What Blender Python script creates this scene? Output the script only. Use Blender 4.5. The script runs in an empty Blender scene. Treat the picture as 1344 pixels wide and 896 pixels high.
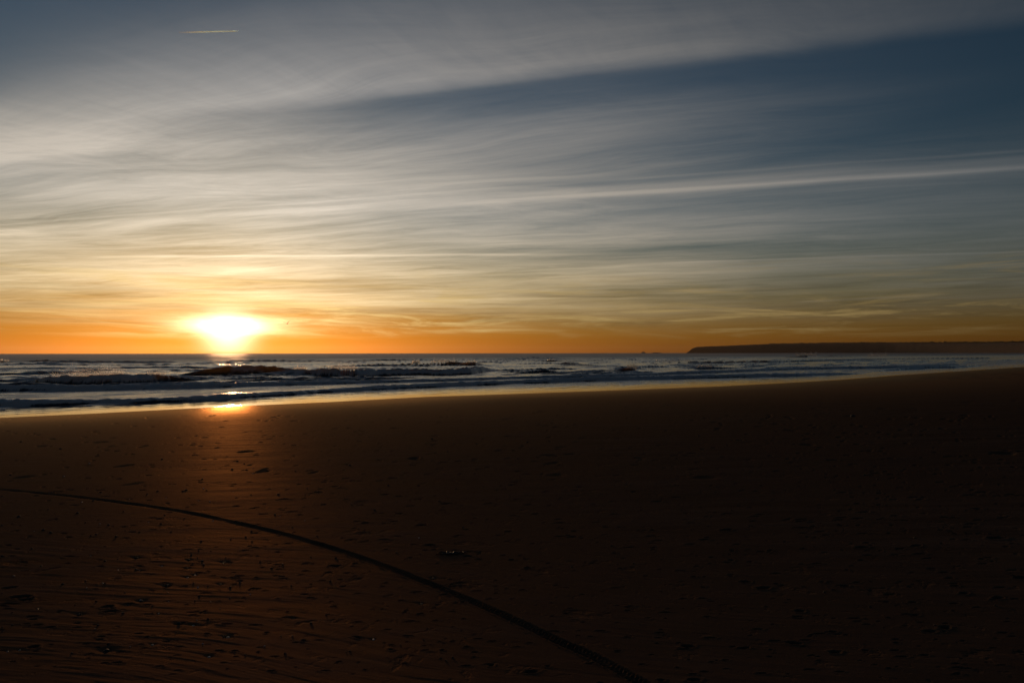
import bpy, math, random
import numpy as np
from mathutils import Vector, Matrix, Euler

R = math.radians
random.seed(7)
RNG = np.random.default_rng(11)
SC = bpy.context.scene
COL = SC.collection

# ------------------------------------------------------------------ camera
CAM_H = 1.6            # eye height above the dry sand
SEA_Z = -1.4           # mean water level below the camera's foot
LENS = 24.0
cd = bpy.data.cameras.new('camera')
cam = bpy.data.objects.new('camera', cd)
COL.objects.link(cam)
SC.camera = cam
cd.lens = LENS
cd.sensor_width = 36
cd.clip_start = 0.1
cd.clip_end = 200000
cam.location = (0, 0, CAM_H)
CAM_ROT = (Matrix.Rotation(R(90.97), 3, 'X') @ Matrix.Rotation(R(-0.06), 3, 'Z'))
cam.rotation_euler = CAM_ROT.to_euler()
CR = np.array(CAM_ROT)
F = 1344 * LENS / 36.0


def ray(px, py):
    """direction of a photograph pixel (1344 x 896), used once to survey the place"""
    v = CR @ np.array([(px - 672) / F, (448 - py) / F, -1.0])
    return v / np.linalg.norm(v)


def hit(px, py, z):
    d = ray(px, py)
    k = (z - CAM_H) / d[2]
    return np.array([d[0] * k, d[1] * k])


# ------------------------------------------------------------------ noise
def _hash(ix, iy, seed):
    h = (ix.astype(np.int64) * 374761393 + iy.astype(np.int64) * 668265263 + seed * 1442695041) & 0xFFFFFFFF
    h = ((h ^ (h >> 13)) * 1274126177) & 0xFFFFFFFF
    h = h ^ (h >> 16)
    return h


def noise(x, y, seed=0):
    """gradient noise, about -1..1"""
    x = np.asarray(x, dtype=np.float64)
    y = np.asarray(y, dtype=np.float64)
    ix = np.floor(x); iy = np.floor(y)
    fx = x - ix; fy = y - iy
    u = fx * fx * fx * (fx * (fx * 6 - 15) + 10)
    v = fy * fy * fy * (fy * (fy * 6 - 15) + 10)
    out = 0

    def g(cx, cy, dx, dy):
        a = _hash(ix + cx, iy + cy, seed).astype(np.float64) * (2 * np.pi / 4294967296.0)
        return np.cos(a) * dx + np.sin(a) * dy
    n00 = g(0, 0, fx, fy); n10 = g(1, 0, fx - 1, fy)
    n01 = g(0, 1, fx, fy - 1); n11 = g(1, 1, fx - 1, fy - 1)
    return 1.5 * ((n00 * (1 - u) + n10 * u) * (1 - v) + (n01 * (1 - u) + n11 * u) * v)


def fbm(x, y, o=3, seed=0, gain=0.5):
    s = 0; a = 1.0; t = 0
    for k in range(o):
        s = s + a * noise(x * 2 ** k, y * 2 ** k, seed + k)
        t += a; a *= gain
    return s / t


def smooth(a, b, x):
    t = np.clip((x - a) / (b - a), 0, 1)
    return t * t * (3 - 2 * t)


# ------------------------------------------------------------------ shore frame: s seaward, t along the water line
ND = np.array([-0.8, 1.0]) / math.hypot(0.8, 1.0)
TD = np.array([1.0, 0.8]) / math.hypot(0.8, 1.0)
S_CAM = 38.9


def st(x, y):
    return x * ND[0] + y * ND[1] - S_CAM, x * TD[0] + y * TD[1]


SHORE_PX = [(0, 548), (120, 542.5), (300, 533.2), (430, 527.5), (560, 520.5), (680, 516.5), (850, 510.5),
            (940, 507), (1020, 503), (1100, 498.5), (1190, 491.5), (1270, 486.5), (1344, 481.5)]
_sh = sorted([tuple(st(*hit(px, py, SEA_Z)))[::-1] for px, py in SHORE_PX])
SH_T = np.array([a for a, b in _sh]); SH_S = np.array([b for a, b in _sh])
SH_T = np.concatenate([[SH_T[0] - 60, SH_T[0] - 20], SH_T, [SH_T[-1] + 60, SH_T[-1] + 400]])
SH_S = np.concatenate([[SH_S[0] - 1, SH_S[0]], SH_S, [SH_S[-1] + 6, SH_S[-1] + 40]])


def shore_s(s, t):
    return s - np.interp(t, SH_T, SH_S)


SLOPE = -SEA_Z / S_CAM


def sand_base(x, y):
    s, t = st(x, y)
    q = shore_s(s, t)
    z = SEA_Z - SLOPE * q
    # level off inland and on the sea bed
    z = np.where(q < -60, SEA_Z + SLOPE * 60 + 1.2 * (1 - np.exp((q + 60) / 60)), z)
    z = np.where(q > 60, SEA_Z - SLOPE * 60 - 2.5 * (1 - np.exp(-(q - 60) / 60)), z)
    # the camera's own corner of the beach is the survey plane
    return z


def sand_pt(px, py):
    """where a photograph pixel meets the sand"""
    d = ray(px, py)
    k = CAM_H / max(-d[2], 1e-4)
    for _ in range(30):
        x, y = d[0] * k, d[1] * k
        z = float(sand_base(np.array([x]), np.array([y]))[0])
        k2 = (z - CAM_H) / d[2]
        k = 0.5 * k + 0.5 * k2
    return x, y, z


# ------------------------------------------------------------------ helpers
def tag(o, label=None, cat=None, group=None, kind=None):
    if label: o['label'] = label
    if cat: o['category'] = cat
    if group: o['group'] = group
    if kind: o['kind'] = kind
    return o


def grid_mesh(name, X, Y, Z, keep=None, attrs=None, wrap=True):
    """X,Y,Z arrays [rows, cols]; quads between them"""
    nr, nc = X.shape
    co = np.stack([X, Y, Z], -1).reshape(-1, 3).astype(np.float32)
    idx = np.arange(nr * nc).reshape(nr, nc)
    if wrap:
        nxt = np.roll(idx, -1, axis=1)
        a = idx[:-1]; b = nxt[:-1]; c = nxt[1:]; d = idx[1:]
    else:
        a = idx[:-1, :-1]; b = idx[:-1, 1:]; c = idx[1:, 1:]; d = idx[1:, :-1]
    q = np.stack([a, d, c, b], -1).reshape(-1, 4)
    if keep is not None:
        kf = keep.reshape(-1)
        q = q[kf[q].any(axis=1)]
        used = np.zeros(nr * nc, bool); used[q.reshape(-1)] = True
        remap = np.cumsum(used) - 1
        q = remap[q]; co = co[used]
    else:
        used = None
    me = bpy.data.meshes.new(name)
    me.vertices.add(len(co)); me.vertices.foreach_set('co', co.reshape(-1))
    me.loops.add(len(q) * 4); me.loops.foreach_set('vertex_index', q.reshape(-1).astype(np.int32))
    me.polygons.add(len(q))
    me.polygons.foreach_set('loop_start', (np.arange(len(q)) * 4).astype(np.int32))
    me.polygons.foreach_set('loop_total', np.full(len(q), 4, np.int32))
    me.update(calc_edges=True)
    me.polygons.foreach_set('use_smooth', np.ones(len(q), bool))
    for an, av in (attrs or {}).items():
        v = av.reshape(-1)
        if used is not None: v = v[used]
        at = me.attributes.new(an, 'FLOAT', 'POINT')
        at.data.foreach_set('value', v.astype(np.float32))
    o = bpy.data.objects.new(name, me)
    COL.objects.link(o)
    return o


def py_mesh(name, verts, faces, mat=None, parent=None, smooth_=True):
    me = bpy.data.meshes.new(name)
    me.from_pydata([tuple(v) for v in verts], [], [tuple(f) for f in faces])
    me.update()
    if smooth_:
        me.polygons.foreach_set('use_smooth', [True] * len(me.polygons))
    o = bpy.data.objects.new(name, me)
    COL.objects.link(o)
    if mat: me.materials.append(mat)
    if parent: o.parent = parent
    return o


# ------------------------------------------------------------------ shader expression helper
class N:
    """tiny operator wrapper round shader sockets"""
    def __init__(self, nt, s): self.nt = nt; self.s = s

    def _m(self, op, *a, clamp=False):
        n = self.nt.nodes.new('ShaderNodeMath'); n.operation = op; n.use_clamp = clamp
        for i, v in enumerate(a):
            if isinstance(v, N): self.nt.links.new(v.s, n.inputs[i])
            else: n.inputs[i].default_value = v
        return N(self.nt, n.outputs[0])
    def __add__(self, o): return self._m('ADD', self, o)
    __radd__ = __add__
    def __sub__(self, o): return self._m('SUBTRACT', self, o)
    def __rsub__(self, o): return self._m('SUBTRACT', o, self)
    def __mul__(self, o): return self._m('MULTIPLY', self, o)
    __rmul__ = __mul__
    def __truediv__(self, o): return self._m('DIVIDE', self, o)
    def __rtruediv__(self, o): return self._m('DIVIDE', o, self)
    def exp(self): return self._m('EXPONENT', self)
    def pow(self, p): return self._m('POWER', self, p)
    def max(self, o): return self._m('MAXIMUM', self, o)
    def min(self, o): return self._m('MINIMUM', self, o)
    def asin(self): return self._m('ARCSINE', self)
    def abs(self): return self._m('ABSOLUTE', self)
    def clamp(self): return self._m('ADD', self, 0.0, clamp=True)
    def gauss(self, w): t = self / w; return (t * t * -1.0).exp()

    def ss(self, a, b, lo=0.0, hi=1.0):
        n = self.nt.nodes.new('ShaderNodeMapRange'); n.interpolation_type = 'SMOOTHSTEP'
        self.nt.links.new(self.s, n.inputs[0])
        n.inputs[1].default_value = a; n.inputs[2].default_value = b
        n.inputs[3].default_value = lo; n.inputs[4].default_value = hi
        return N(self.nt, n.outputs[0])


def nnoise(nt, vec, scale=1, detail=3, rough=0.5, dist=0.0):
    n = nt.nodes.new('ShaderNodeTexNoise')
    nt.links.new(vec, n.inputs['Vector'])
    n.inputs['Scale'].default_value = scale; n.inputs['Detail'].default_value = detail
    n.inputs['Roughness'].default_value = rough; n.inputs['Distortion'].default_value = dist
    return N(nt, n.outputs[0])


def comb(nt, x, y, z=0.0):
    n = nt.nodes.new('ShaderNodeCombineXYZ')
    for i, v in enumerate((x, y, z)):
        if isinstance(v, N): nt.links.new(v.s, n.inputs[i])
        else: n.inputs[i].default_value = v
    return n.outputs[0]


def dot(nt, vec, c):
    n = nt.nodes.new('ShaderNodeVectorMath'); n.operation = 'DOT_PRODUCT'
    nt.links.new(vec, n.inputs[0]); n.inputs[1].default_value = tuple(float(v) for v in c)
    return N(nt, n.outputs['Value'])


def mixc(nt, f, a, b, mode='MIX'):
    n = nt.nodes.new('ShaderNodeMix'); n.data_type = 'RGBA'; n.blend_type = mode; n.clamp_factor = True
    if isinstance(f, N): nt.links.new(f.s, n.inputs[0])
    else: n.inputs[0].default_value = f
    for i, v in ((6, a), (7, b)):
        if isinstance(v, (tuple, list)): n.inputs[i].default_value = (*v[:3], 1)
        else: nt.links.new(v, n.inputs[i])
    return n.outputs[2]


def scalec(nt, col, f):
    """colour times a scalar"""
    n = nt.nodes.new('ShaderNodeVectorMath'); n.operation = 'SCALE'
    if isinstance(col, (tuple, list)): n.inputs[0].default_value = col[:3]
    else: nt.links.new(col, n.inputs[0])
    if isinstance(f, N): nt.links.new(f.s, n.inputs['Scale'])
    else: n.inputs['Scale'].default_value = f
    return n.outputs[0]


def addc(nt, a, b):
    n = nt.nodes.new('ShaderNodeVectorMath'); n.operation = 'ADD'
    nt.links.new(a, n.inputs[0]); nt.links.new(b, n.inputs[1])
    return n.outputs[0]


def new_mat(name):
    m = bpy.data.materials.new(name); m.use_nodes = True
    nt = m.node_tree
    b = nt.nodes['Principled BSDF']
    return m, nt, b


# ------------------------------------------------------------------ sun and sky
SUN_D = ray(300, 441)
SUN_AZ = math.atan2(SUN_D[0], SUN_D[1])
SUN_EL = math.asin(SUN_D[2])

world = bpy.data.worlds.new('World')
SC.world = world
world.use_nodes = True
nt = world.node_tree
bg = nt.nodes['Background']
sky = nt.nodes.new('ShaderNodeTexSky')
sky.sky_type = 'NISHITA'
sky.sun_disc = False
sky.sun_elevation = R(2.2)
sky.sun_rotation = SUN_AZ
sky.altitude = 0
sky.air_density = 1.0
sky.dust_density = 0.7
sky.ozone_density = 2.0
tc = nt.nodes.new('ShaderNodeTexCoord')
D = tc.outputs['Generated']
sep = nt.nodes.new('ShaderNodeSeparateXYZ'); nt.links.new(D, sep.inputs[0])
dx, dy, dz = (N(nt, sep.outputs[i]) for i in range(3))
zc = dz.max(0.012)
# the high cloud sheet, flat above the shore; its streaks run along one wind axis
U = (-0.96, 0.28); V = (0.28, 0.96)
px_ = dx / zc; py_ = dy / zc
pu = px_ * U[0] + py_ * U[1]
pv = px_ * V[0] + py_ * V[1]
wob = nnoise(nt, comb(nt, pu * 0.22, pv * 0.35, 3.1), 1.0, 2) - 0.5
wv = pv + wob * 0.9
el = dz.asin() * 57.2958
sx, sy = math.sin(SUN_AZ), math.cos(SUN_AZ)
hl = (dx * dx + dy * dy)._m('SQRT', dx * dx + dy * dy).max(0.001)
az = ((dx * sy - dy * sx) / hl).asin() * 57.2958           # degrees right of the sun
front = ((dx * sx + dy * sy) / hl).ss(-0.2, 0.6)

lp = pv.max(0.3)._m('LOGARITHM', pv.max(0.3), 2.718)       # streak width grows with nearness
lw = wv.max(0.3)._m('LOGARITHM', wv.max(0.3), 2.718)
n_big = nnoise(nt, comb(nt, pu * 0.16, lw * 2.2, 0.0), 1.0, 3, 0.55)
n_str = nnoise(nt, comb(nt, pu * 0.34, lw * 7.0, 5.0), 1.0, 9, 0.68, 0.6)
n_fin = nnoise(nt, comb(nt, pu * 0.9, lw * 26.0, 9.0), 1.0, 5, 0.65, 0.3)
# fine combed filaments of the highest veil, slanting across the wind axis
fx = nnoise(nt, comb(nt, px_ * 0.9, py_ * 0.9, 6.0), 1.0, 2) - 0.5
n_fil = nnoise(nt, comb(nt, (px_ * 0.62 + py_ * 0.78 + fx * 0.8) * 1.5, (px_ * 0.78 - py_ * 0.62 + fx * 0.5) * 9.0, 2.0), 1.0, 6, 0.66, 0.5)
# feathery, curling wisps
cu = nnoise(nt, comb(nt, pu * 0.5, pv * 0.5, 21.0), 1.0, 2) - 0.5
n_wsp = nnoise(nt, comb(nt, (pu + cu * 3.0) * 0.55, (pv + cu * 1.2) * 2.6, 12.0), 1.0, 9, 0.72, 0.7)
# great sheet overhead with a clean southern edge at pv = 2.41
edge_w = pv + (nnoise(nt, comb(nt, pu * 1.3, pv * 0.8, 7.7), 1.0, 5) - 0.5) * 0.20
sheet = edge_w.ss(2.27, 2.47, 1.0, 0.0) * edge_w.ss(1.35, 2.25) * (pu * -1.0).ss(-4.5, -0.5, 0.55, 1.0) * pu.ss(-1.3, 0.6, 0.25, 1.0)
soft = edge_w.ss(2.0, 3.4, 1.0, 0.0) * edge_w.ss(1.55, 2.50)
sheet = sheet * pu.ss(1.2, 2.9, 1.0, 0.0) + soft * pu.ss(1.2, 2.9)
sheet = sheet * (0.42 + (n_fil - 0.5) * 0.38 + (n_wsp - 0.5) * 0.9 + 0.38)
gap = pv.ss(2.38, 2.44) * pv.ss(2.46, 2.95, 1.0, 0.0) * pu.ss(0.6, 2.4, 1.0, 0.0)
# second sheet lower down, left and centre
low_l = wv.ss(1.9, 2.9) * pu.ss(-2.2, 2.0, 0.42, 1.0) * pu.ss(-1.4, 0.6).max(pv.ss(2.9, 4.5))
body = low_l * el.ss(0.8, 5.0) * (0.55 + (n_big - 0.5) * 1.7 + (n_str - 0.5) * 0.70 + (n_fin - 0.5) * 0.30 + (n_wsp - 0.5) * 0.95 + (n_fil - 0.5) * 0.10)
line1 = (pv + (nnoise(nt, comb(nt, pu * 0.5, 0.0, 1.0), 1.0, 2) - 0.5) * 0.25 - 4.30)
line1 = line1.gauss(0.075) * 0.75 * pu.ss(0.2, 3.0, 1.0, 0.35) * pu.ss(-3.0, 0.5, 0.6, 1.0) * 0.5 * (pu + 1.0).abs().ss(0.5, 3.5, 1.5, 0.8) + (line1 + 0.16).gauss(0.09) * 0.22 + (line1 + 0.35) .gauss(0.03) * 0.12
dens = (sheet * 0.85 + (body * (1.0 - gap * 0.56)).max(0.0) + line1 * front).max(0.0)


def trail(p, q, w, amp, wobble=0.0006):
    a, b = ray(*p), ray(*q)
    n = np.cross(b, a); n /= np.linalg.norm(n)
    m = (a + b); m /= np.linalg.norm(m)
    half = math.degrees(math.acos(np.dot(a, b))) / 2
    al = (b - a) / np.linalg.norm(b - a)
    off = dot(nt, D, n) + (nnoise(nt, comb(nt, pu * 0.7, 0.0, p[1]), 1.0, 3) - 0.5) * wobble * 6
    along = dot(nt, D, al).asin() * 57.2958
    return off.gauss(w) * along.abs().ss(half * 0.7, half * 1.1, 1.0, 0.0) * amp * front

tr = trail((120, 337), (720, 334), 0.0016, 0.34)
tr = tr + trail((860, 345), (1420, 328), 0.0012, 0.16)
tr = tr + trail((350, 399), (760, 391), 0.0010, 0.14, 0.0002)
tr = tr + trail((1040, 397), (1240, 386), 0.0014, 0.16, 0.0002)
tr = tr + trail((640, 378), (850, 343), 0.0016, 0.05)
tr = tr + trail((560, 268), (1380, 219), 0.0012, 0.10, 0.0003)
# low golden cirrus just over the horizon
n_low = nnoise(nt, comb(nt, az * 0.10, el * 1.15 + (az * 0.02), 4.0), 1.0, 6, 0.66, 0.8)
n_low2 = nnoise(nt, comb(nt, az * 0.055, el * 0.55, 8.0), 1.0, 4, 0.5)
low = n_low.ss(0.45, 0.66) * el.ss(0.9, 2.2) * el.ss(3.2, 8.0, 1.0, 0.0) * n_low2.ss(0.36, 0.62, 0.15, 1.0)
low = low * front

n_band = nnoise(nt, comb(nt, az * 0.02, el * 0.9, 14.0), 1.0, 5, 0.6, 0.2) - 0.5
base = sky.outputs[0]
ang = (dot(nt, D, SUN_D).min(0.99999))._m('ARCCOSINE', dot(nt, D, SUN_D).min(0.99999)) * 57.2958
# air right of and behind the sun is dimmer and bluer than the clear Nishita air
bw = nt.nodes.new('ShaderNodeRGBToBW'); nt.links.new(base, bw.inputs[0])
lum = N(nt, bw.outputs[0])
LOWTINT = el.ss(1.0, 12.0)
t_low = mixc(nt, LOWTINT, mixc(nt, ang.ss(15.0, 50.0), (0.57, 0.43, 0.13), (0.80, 0.60, 0.41)), (0.45, 0.61, 0.73))
clear = mixc(nt, 1.0, base, t_low, 'MULTIPLY')
clear = scalec(nt, clear, ang.ss(10, 70, 0.95, 0.62))
ccol = mixc(nt, el.ss(1.5, 13.0), (1.08, 0.80, 0.40), (1.04, 0.93, 0.79))
ccol = mixc(nt, el.ss(13.0, 22.0), ccol, (1.0, 0.95, 0.90))
ccol = mixc(nt, ang.ss(25.0, 75.0), ccol, (0.90, 0.92, 0.94))
cl = scalec(nt, ccol, lum * ang.ss(15, 80, 2.5, 1.6) * el.ss(1.0, 8.0, 0.50, 1.0))
skyc = mixc(nt, (dens * 0.95 + tr).min(0.95).max(0.0), clear, cl)
gold = scalec(nt, (1.12, 0.78, 0.30), lum * 1.40)
skyc = mixc(nt, low * 0.9, skyc, gold)
skyc = scalec(nt, skyc, ang.ss(3.0, 24.0, 0.80, 1.0) * (1.0 - nnoise(nt, comb(nt, az * 0.07, el * 1.6 - az * 0.015, 31.0), 1.0, 6, 0.62, 0.6).ss(0.48, 0.68) * el.ss(1.2, 2.5) * el.ss(4.5, 8.0, 0.22, 0.0)))
skyc = scalec(nt, skyc, 1.0 + n_band * el.ss(0.5, 3.0) * el.ss(6, 10, 0.40, 0.0))
# bright gap in the cloud where the sun stands, and its aureole
warp = (nnoise(nt, comb(nt, az * 0.45, el * 1.6, 1.0), 1.0, 6, 0.65) - 0.5)
lens_ = (az / 3.1) * (az / 3.1) + ((el - 2.15 + warp * 0.7) / 0.62) * ((el - 2.15 + warp * 0.7) / 0.62)
lens_ = (lens_ * -1.0).exp()
r_in = ang / 1.6
core = (r_in * r_in * -1.0).exp()
halo = ((ang / 5.5) * -1.0).exp()
tint = mixc(nt, 1.0, scalec(nt, (1.0, 0.88, 0.62), core * 17.0 * el.ss(-0.3, 0.3) * front),
            scalec(nt, (1.0, 0.84, 0.55), lens_ * 26.0 * front), 'ADD')
tint = addc(nt, tint, scalec(nt, (1.0, 0.60, 0.06), halo * 1.3 * front))
skyc = addc(nt, skyc, tint)
# towards the far side of the sky the twilight is dim
backdim = ang.ss(60, 140, 1.0, 0.85)
skyc = scalec(nt, mixc(nt, ang.ss(70.0, 130.0), skyc, mixc(nt, 1.0, skyc, (1.22, 0.96, 0.88), 'MULTIPLY')), backdim)
nt.links.new(skyc, bg.inputs[0])
bg.inputs[1].default_value = 0.095

sl = bpy.data.lights.new('sun', 'SUN')
sun = bpy.data.objects.new('sun', sl)
COL.objects.link(sun)
sl.energy = 1.0
sl.color = (1.0, 0.50, 0.22)
sl.angle = R(2.5)
sun.rotation_euler = Vector((-SUN_D[0], -SUN_D[1], -SUN_D[2])).to_track_quat('-Z', 'Y').to_euler()

# ------------------------------------------------------------------ sand
HALF = 41.0


def thetas(n_fine):
    fine = np.linspace(-HALF, HALF, n_fine)
    coarse = np.linspace(HALF, 360 - HALF, 90)[1:-1]
    return np.radians(np.concatenate([fine, coarse]))


TRACK_PX = [(-60, 637), (0, 642), (60, 647.5), (87, 650), (147, 657.6), (201, 665), (254, 674), (301, 684), (362, 698),
            (402, 709), (450, 723.5), (500, 741), (547, 759), (587, 775), (634, 795), (695, 822.6), (735, 842),
            (782, 863), (835, 892), (880, 918)]

DENTS_PX = [(310, 664, 1.4), (209, 681, 1.5), (161, 691, 1.6), (90, 705, 1.4), (134, 766, 1.4), (219, 769, 1.5),
            (315, 762, 1.2), (362, 755, 1.2), (28, 783, 2.6), (34, 787, 2.0), (269, 802, 1.2), (235, 819, 1.6), (45, 849, 2.2),
            (12, 771, 2.2), (385, 810, 1.0), (437, 742, 1.6), (373, 655, 1.8), (418, 646, 1.8), (263, 633, 1.5), (435, 789, 1.1),
            (335, 699, 1.4), (365, 724, 1.3), (335, 718, 1.5), (417, 646, 1.3), (449, 640, 1.5), (517, 627, 1.7),
            (562, 622, 1.6), (524, 651, 1.9), (587, 661, 2.0), (641, 661, 1.9), (524, 674, 1.9), (517, 684, 1.6),
            (480, 686, 2.2), (553, 689, 1.9), (564, 715, 2.0), (671, 734, 1.7), (440, 742, 2.0), (467, 739, 1.6),
            (450, 769, 1.6), (552, 805, 1.6), (698, 881, 2.4), (751, 704, 1.5), (761, 639, 1.5), (832, 645, 1.6),
            (703, 674, 1.7), (721, 663, 1.2), (674, 636, 1.7), (863, 658, 1.7), (953, 695, 2.4), (925, 708, 1.9),
            (1050, 684, 1.7), (1131, 718, 2.2), (1203, 716, 2.0), (1308, 706, 2.6), (979, 763, 2.2), (1002, 771, 2.6),
            (1050, 801, 2.4), (903, 848, 2.4), (1043, 843, 2.4), (1240, 822, 2.6), (1339, 758, 2.2), (1096, 855, 2.4),
            (911, 892, 2.4), (142, 796, 2.6), (146, 802, 2.0), (614, 729, 2.0), (594, 727, 2.4), (629, 726, 1.2),
            (713, 540, 2.6), (703, 542, 2.2), (748, 530, 1.6), (1068, 536, 1.6), (1212, 565.6, 1.5),
            (1033, 547, 1.6), (1130, 735, 1.3), (960, 735, 1.6), (955, 738, 1.4), (1310, 784, 2.0), (1265, 778, 2.0), (1200, 806, 1.6)]


def polyline_world(pxs):
    P = np.array([sand_pt(a, b)[:2] for a, b in pxs])
    # resample smoothly (Catmull-Rom)
    out = []
    for i in range(len(P) - 1):
        p0 = P[max(i - 1, 0)]; p1 = P[i]; p2 = P[i + 1]; p3 = P[min(i + 2, len(P) - 1)]
        for k in range(24):
            u = k / 24
            out.append(0.5 * ((2 * p1) + (-p0 + p2) * u + (2 * p0 - 5 * p1 + 4 * p2 - p3) * u * u + (-p0 + 3 * p1 - 3 * p2 + p3) * u ** 3))
    out.append(P[-1])
    return np.array(out)


TRACK = polyline_world(TRACK_PX)
# stones and shells: (photo x, photo y, size in cm, kind, own label or None)
STONES = [
    (179, 731, 3.0, 'pebble', 'dark pebble with a wedge of shadow, at the head of three streaks'),
    (248, 734, 2.4, 'pebble', 'dark flat pebble lying just left of the blackest pebble'),
    (295, 737, 3.4, 'pebble', 'blackest pebble of the left foreground, with a short shadow'),
    (246, 745, 2.0, 'pebble', None), (219, 768, 3.0, 'pebble', 'dark pebble at the right end of a thin ridge in the wet sand'),
    (289, 766, 2.2, 'pebble', None), (186, 788, 2.8, 'pebble', 'round dark pebble, right one of the pair in the left foreground'),
    (168, 793, 2.2, 'pebble', 'small dark pebble, left one of the pair in the left foreground'),
    (104, 806, 2.6, 'pebble', None), (140, 853, 3.2, 'pebble', 'lone dark pebble nearest the bottom edge on bare sand'),
    (235, 818, 2.4, 'pebble', None), (315, 762, 1.8, 'pebble', None), (362, 755, 1.8, 'pebble', None),
    (569, 758, 2.6, 'pebble', 'dark pebble touching the far edge of the tyre track'),
    (751, 704, 2.2, 'pebble', None), (629, 724, 2.0, 'pebble', None), (385, 810, 2.2, 'pebble', None),
    (263, 633, 2.6, 'pebble', None), (417, 645, 3.0, 'pebble', None), (1119, 546, 14.0, 'rock', 'dark round rock alone on the far sand at right'),
    (49.5, 799, 1.6, 'shell', 'small glinting orange shell at the far left of the foreground'),
    (299, 835, 2.2, 'shell', 'pale shell glinting orange, the largest below the tyre track'),
    (256, 754, 2.0, 'shell', 'pale shell, right one of a glinting pair'), (246, 757, 2.2, 'shell', 'pale shell, left one of a glinting pair'),
    (212.6, 742, 1.8, 'shell', None), (274.5, 861, 1.8, 'shell', None), (135, 765, 1.4, 'shell', None),
    (254, 820, 1.8, 'shell', 'pale shell chip beside a dark dent'), (200, 846, 1.8, 'shell', 'pale shell chip above the bottom edge'),
    (553, 791, 1.8, 'shell', 'reddish shell below the middle of the tyre track'),
    (490, 838, 1.6, 'shell', 'bluish white shell chip alone on dark sand'), (221, 789, 1.2, 'shell', None),
    (280, 683, 1.8, 'shell', 'white shell chip just above the tyre track'), (332, 614, 2.4, 'shell', None),
    (332, 621, 2.4, 'shell', None), (261, 657, 2.0, 'shell', None), (195, 685, 1.8, 'shell', None),
    (119, 729, 1.4, 'shell', None), (155, 747, 1.4, 'shell', None), (183, 748, 1.2, 'shell', None), (45, 697, 1.5, 'shell', None),
    (10, 855, 1.4, 'shell', None), (26, 853, 1.4, 'shell', None), (368, 677, 1.4, 'shell', None), (306, 645, 1.6, 'shell', None),
    (218, 653, 1.6, 'shell', None), (208, 805, 1.2, 'shell', None)]


def sand_height(X, Y, B, r):
    """relief added to the base slope, metres"""
    H = np.zeros_like(X)
    s, t = st(X, Y)
    q = shore_s(s, t)
    near = smooth(90, 30, r)
    dry = smooth(-0.3, -3.0, q)
    H += 0.010 * fbm(X / 5.0, Y / 5.0, 3, 5) * dry
    H += 0.004 * fbm(X / 0.7, Y / 1.0, 3, 15) * dry * near
    # wash streaks, running mostly across the view
    wx = X + 0.3 * noise(X * 0.6, Y * 0.6, 31)
    wy = Y + 0.32 * X + 0.35 * noise(X * 0.35, Y * 0.35, 32)
    left = smooth(1.5, -3.0, X) * smooth(11, 4, Y)
    amp = 0.0008 + 0.0016 * left
    H += amp * fbm(wx * 1.2, wy * 15.0, 3, 33, 0.6) * near * 1.6
    H += 0.0016 * left * (1 - np.abs(noise(wx * 1.3, wy * 8.0, 38))) ** 4
    # small pocks and droppings of sand everywhere
    pk = noise(X * 4.5, Y * 4.5, 41)
    H -= 0.004 * smooth(0.45, 0.9, fbm(X * 14, Y * 14, 2, 42)) * smooth(14, 6, r) * smooth(-0.15, 0.3, noise(X * 0.5, Y * 0.35, 43))
    pk = noise(X * 2.0 + 9, Y * 1.6, 47)
    H -= 0.045 * smooth(0.55, 0.95, pk) * smooth(8, 13, r) * smooth(70, 35, r) * dry * smooth(-0.1, 0.3, noise(X * 0.2, Y * 0.2, 44))
    # trampled strip along the top of the beach at far right
    H += 0.09 * fbm(X / 2.2, Y / 2.2, 3, 51) * smooth(60, 85, t) * smooth(-1, -6, q) * smooth(-26, -12, q)
    return H


def stamp(X, Y, H, cx, cy, rad, fn, rows_r):
    """apply fn(dx,dy) to the vertices near a point; rows_r = ring radii"""
    rc = math.hypot(cx, cy)
    i0, i1 = np.searchsorted(rows_r, [rc - rad, rc + rad])
    if i0 >= i1: i1 = min(i0 + 1, len(rows_r))
    a = math.atan2(cx, cy); da = rad / max(rc, 0.5)
    m = (TH_S > a - da) & (TH_S < a + da)
    cols = np.where(m)[0]
    if len(cols) == 0: return
    sl = (slice(i0, i1), slice(cols[0], cols[-1] + 1))
    H[sl] += fn(X[sl] - cx, Y[sl] - cy)


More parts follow.
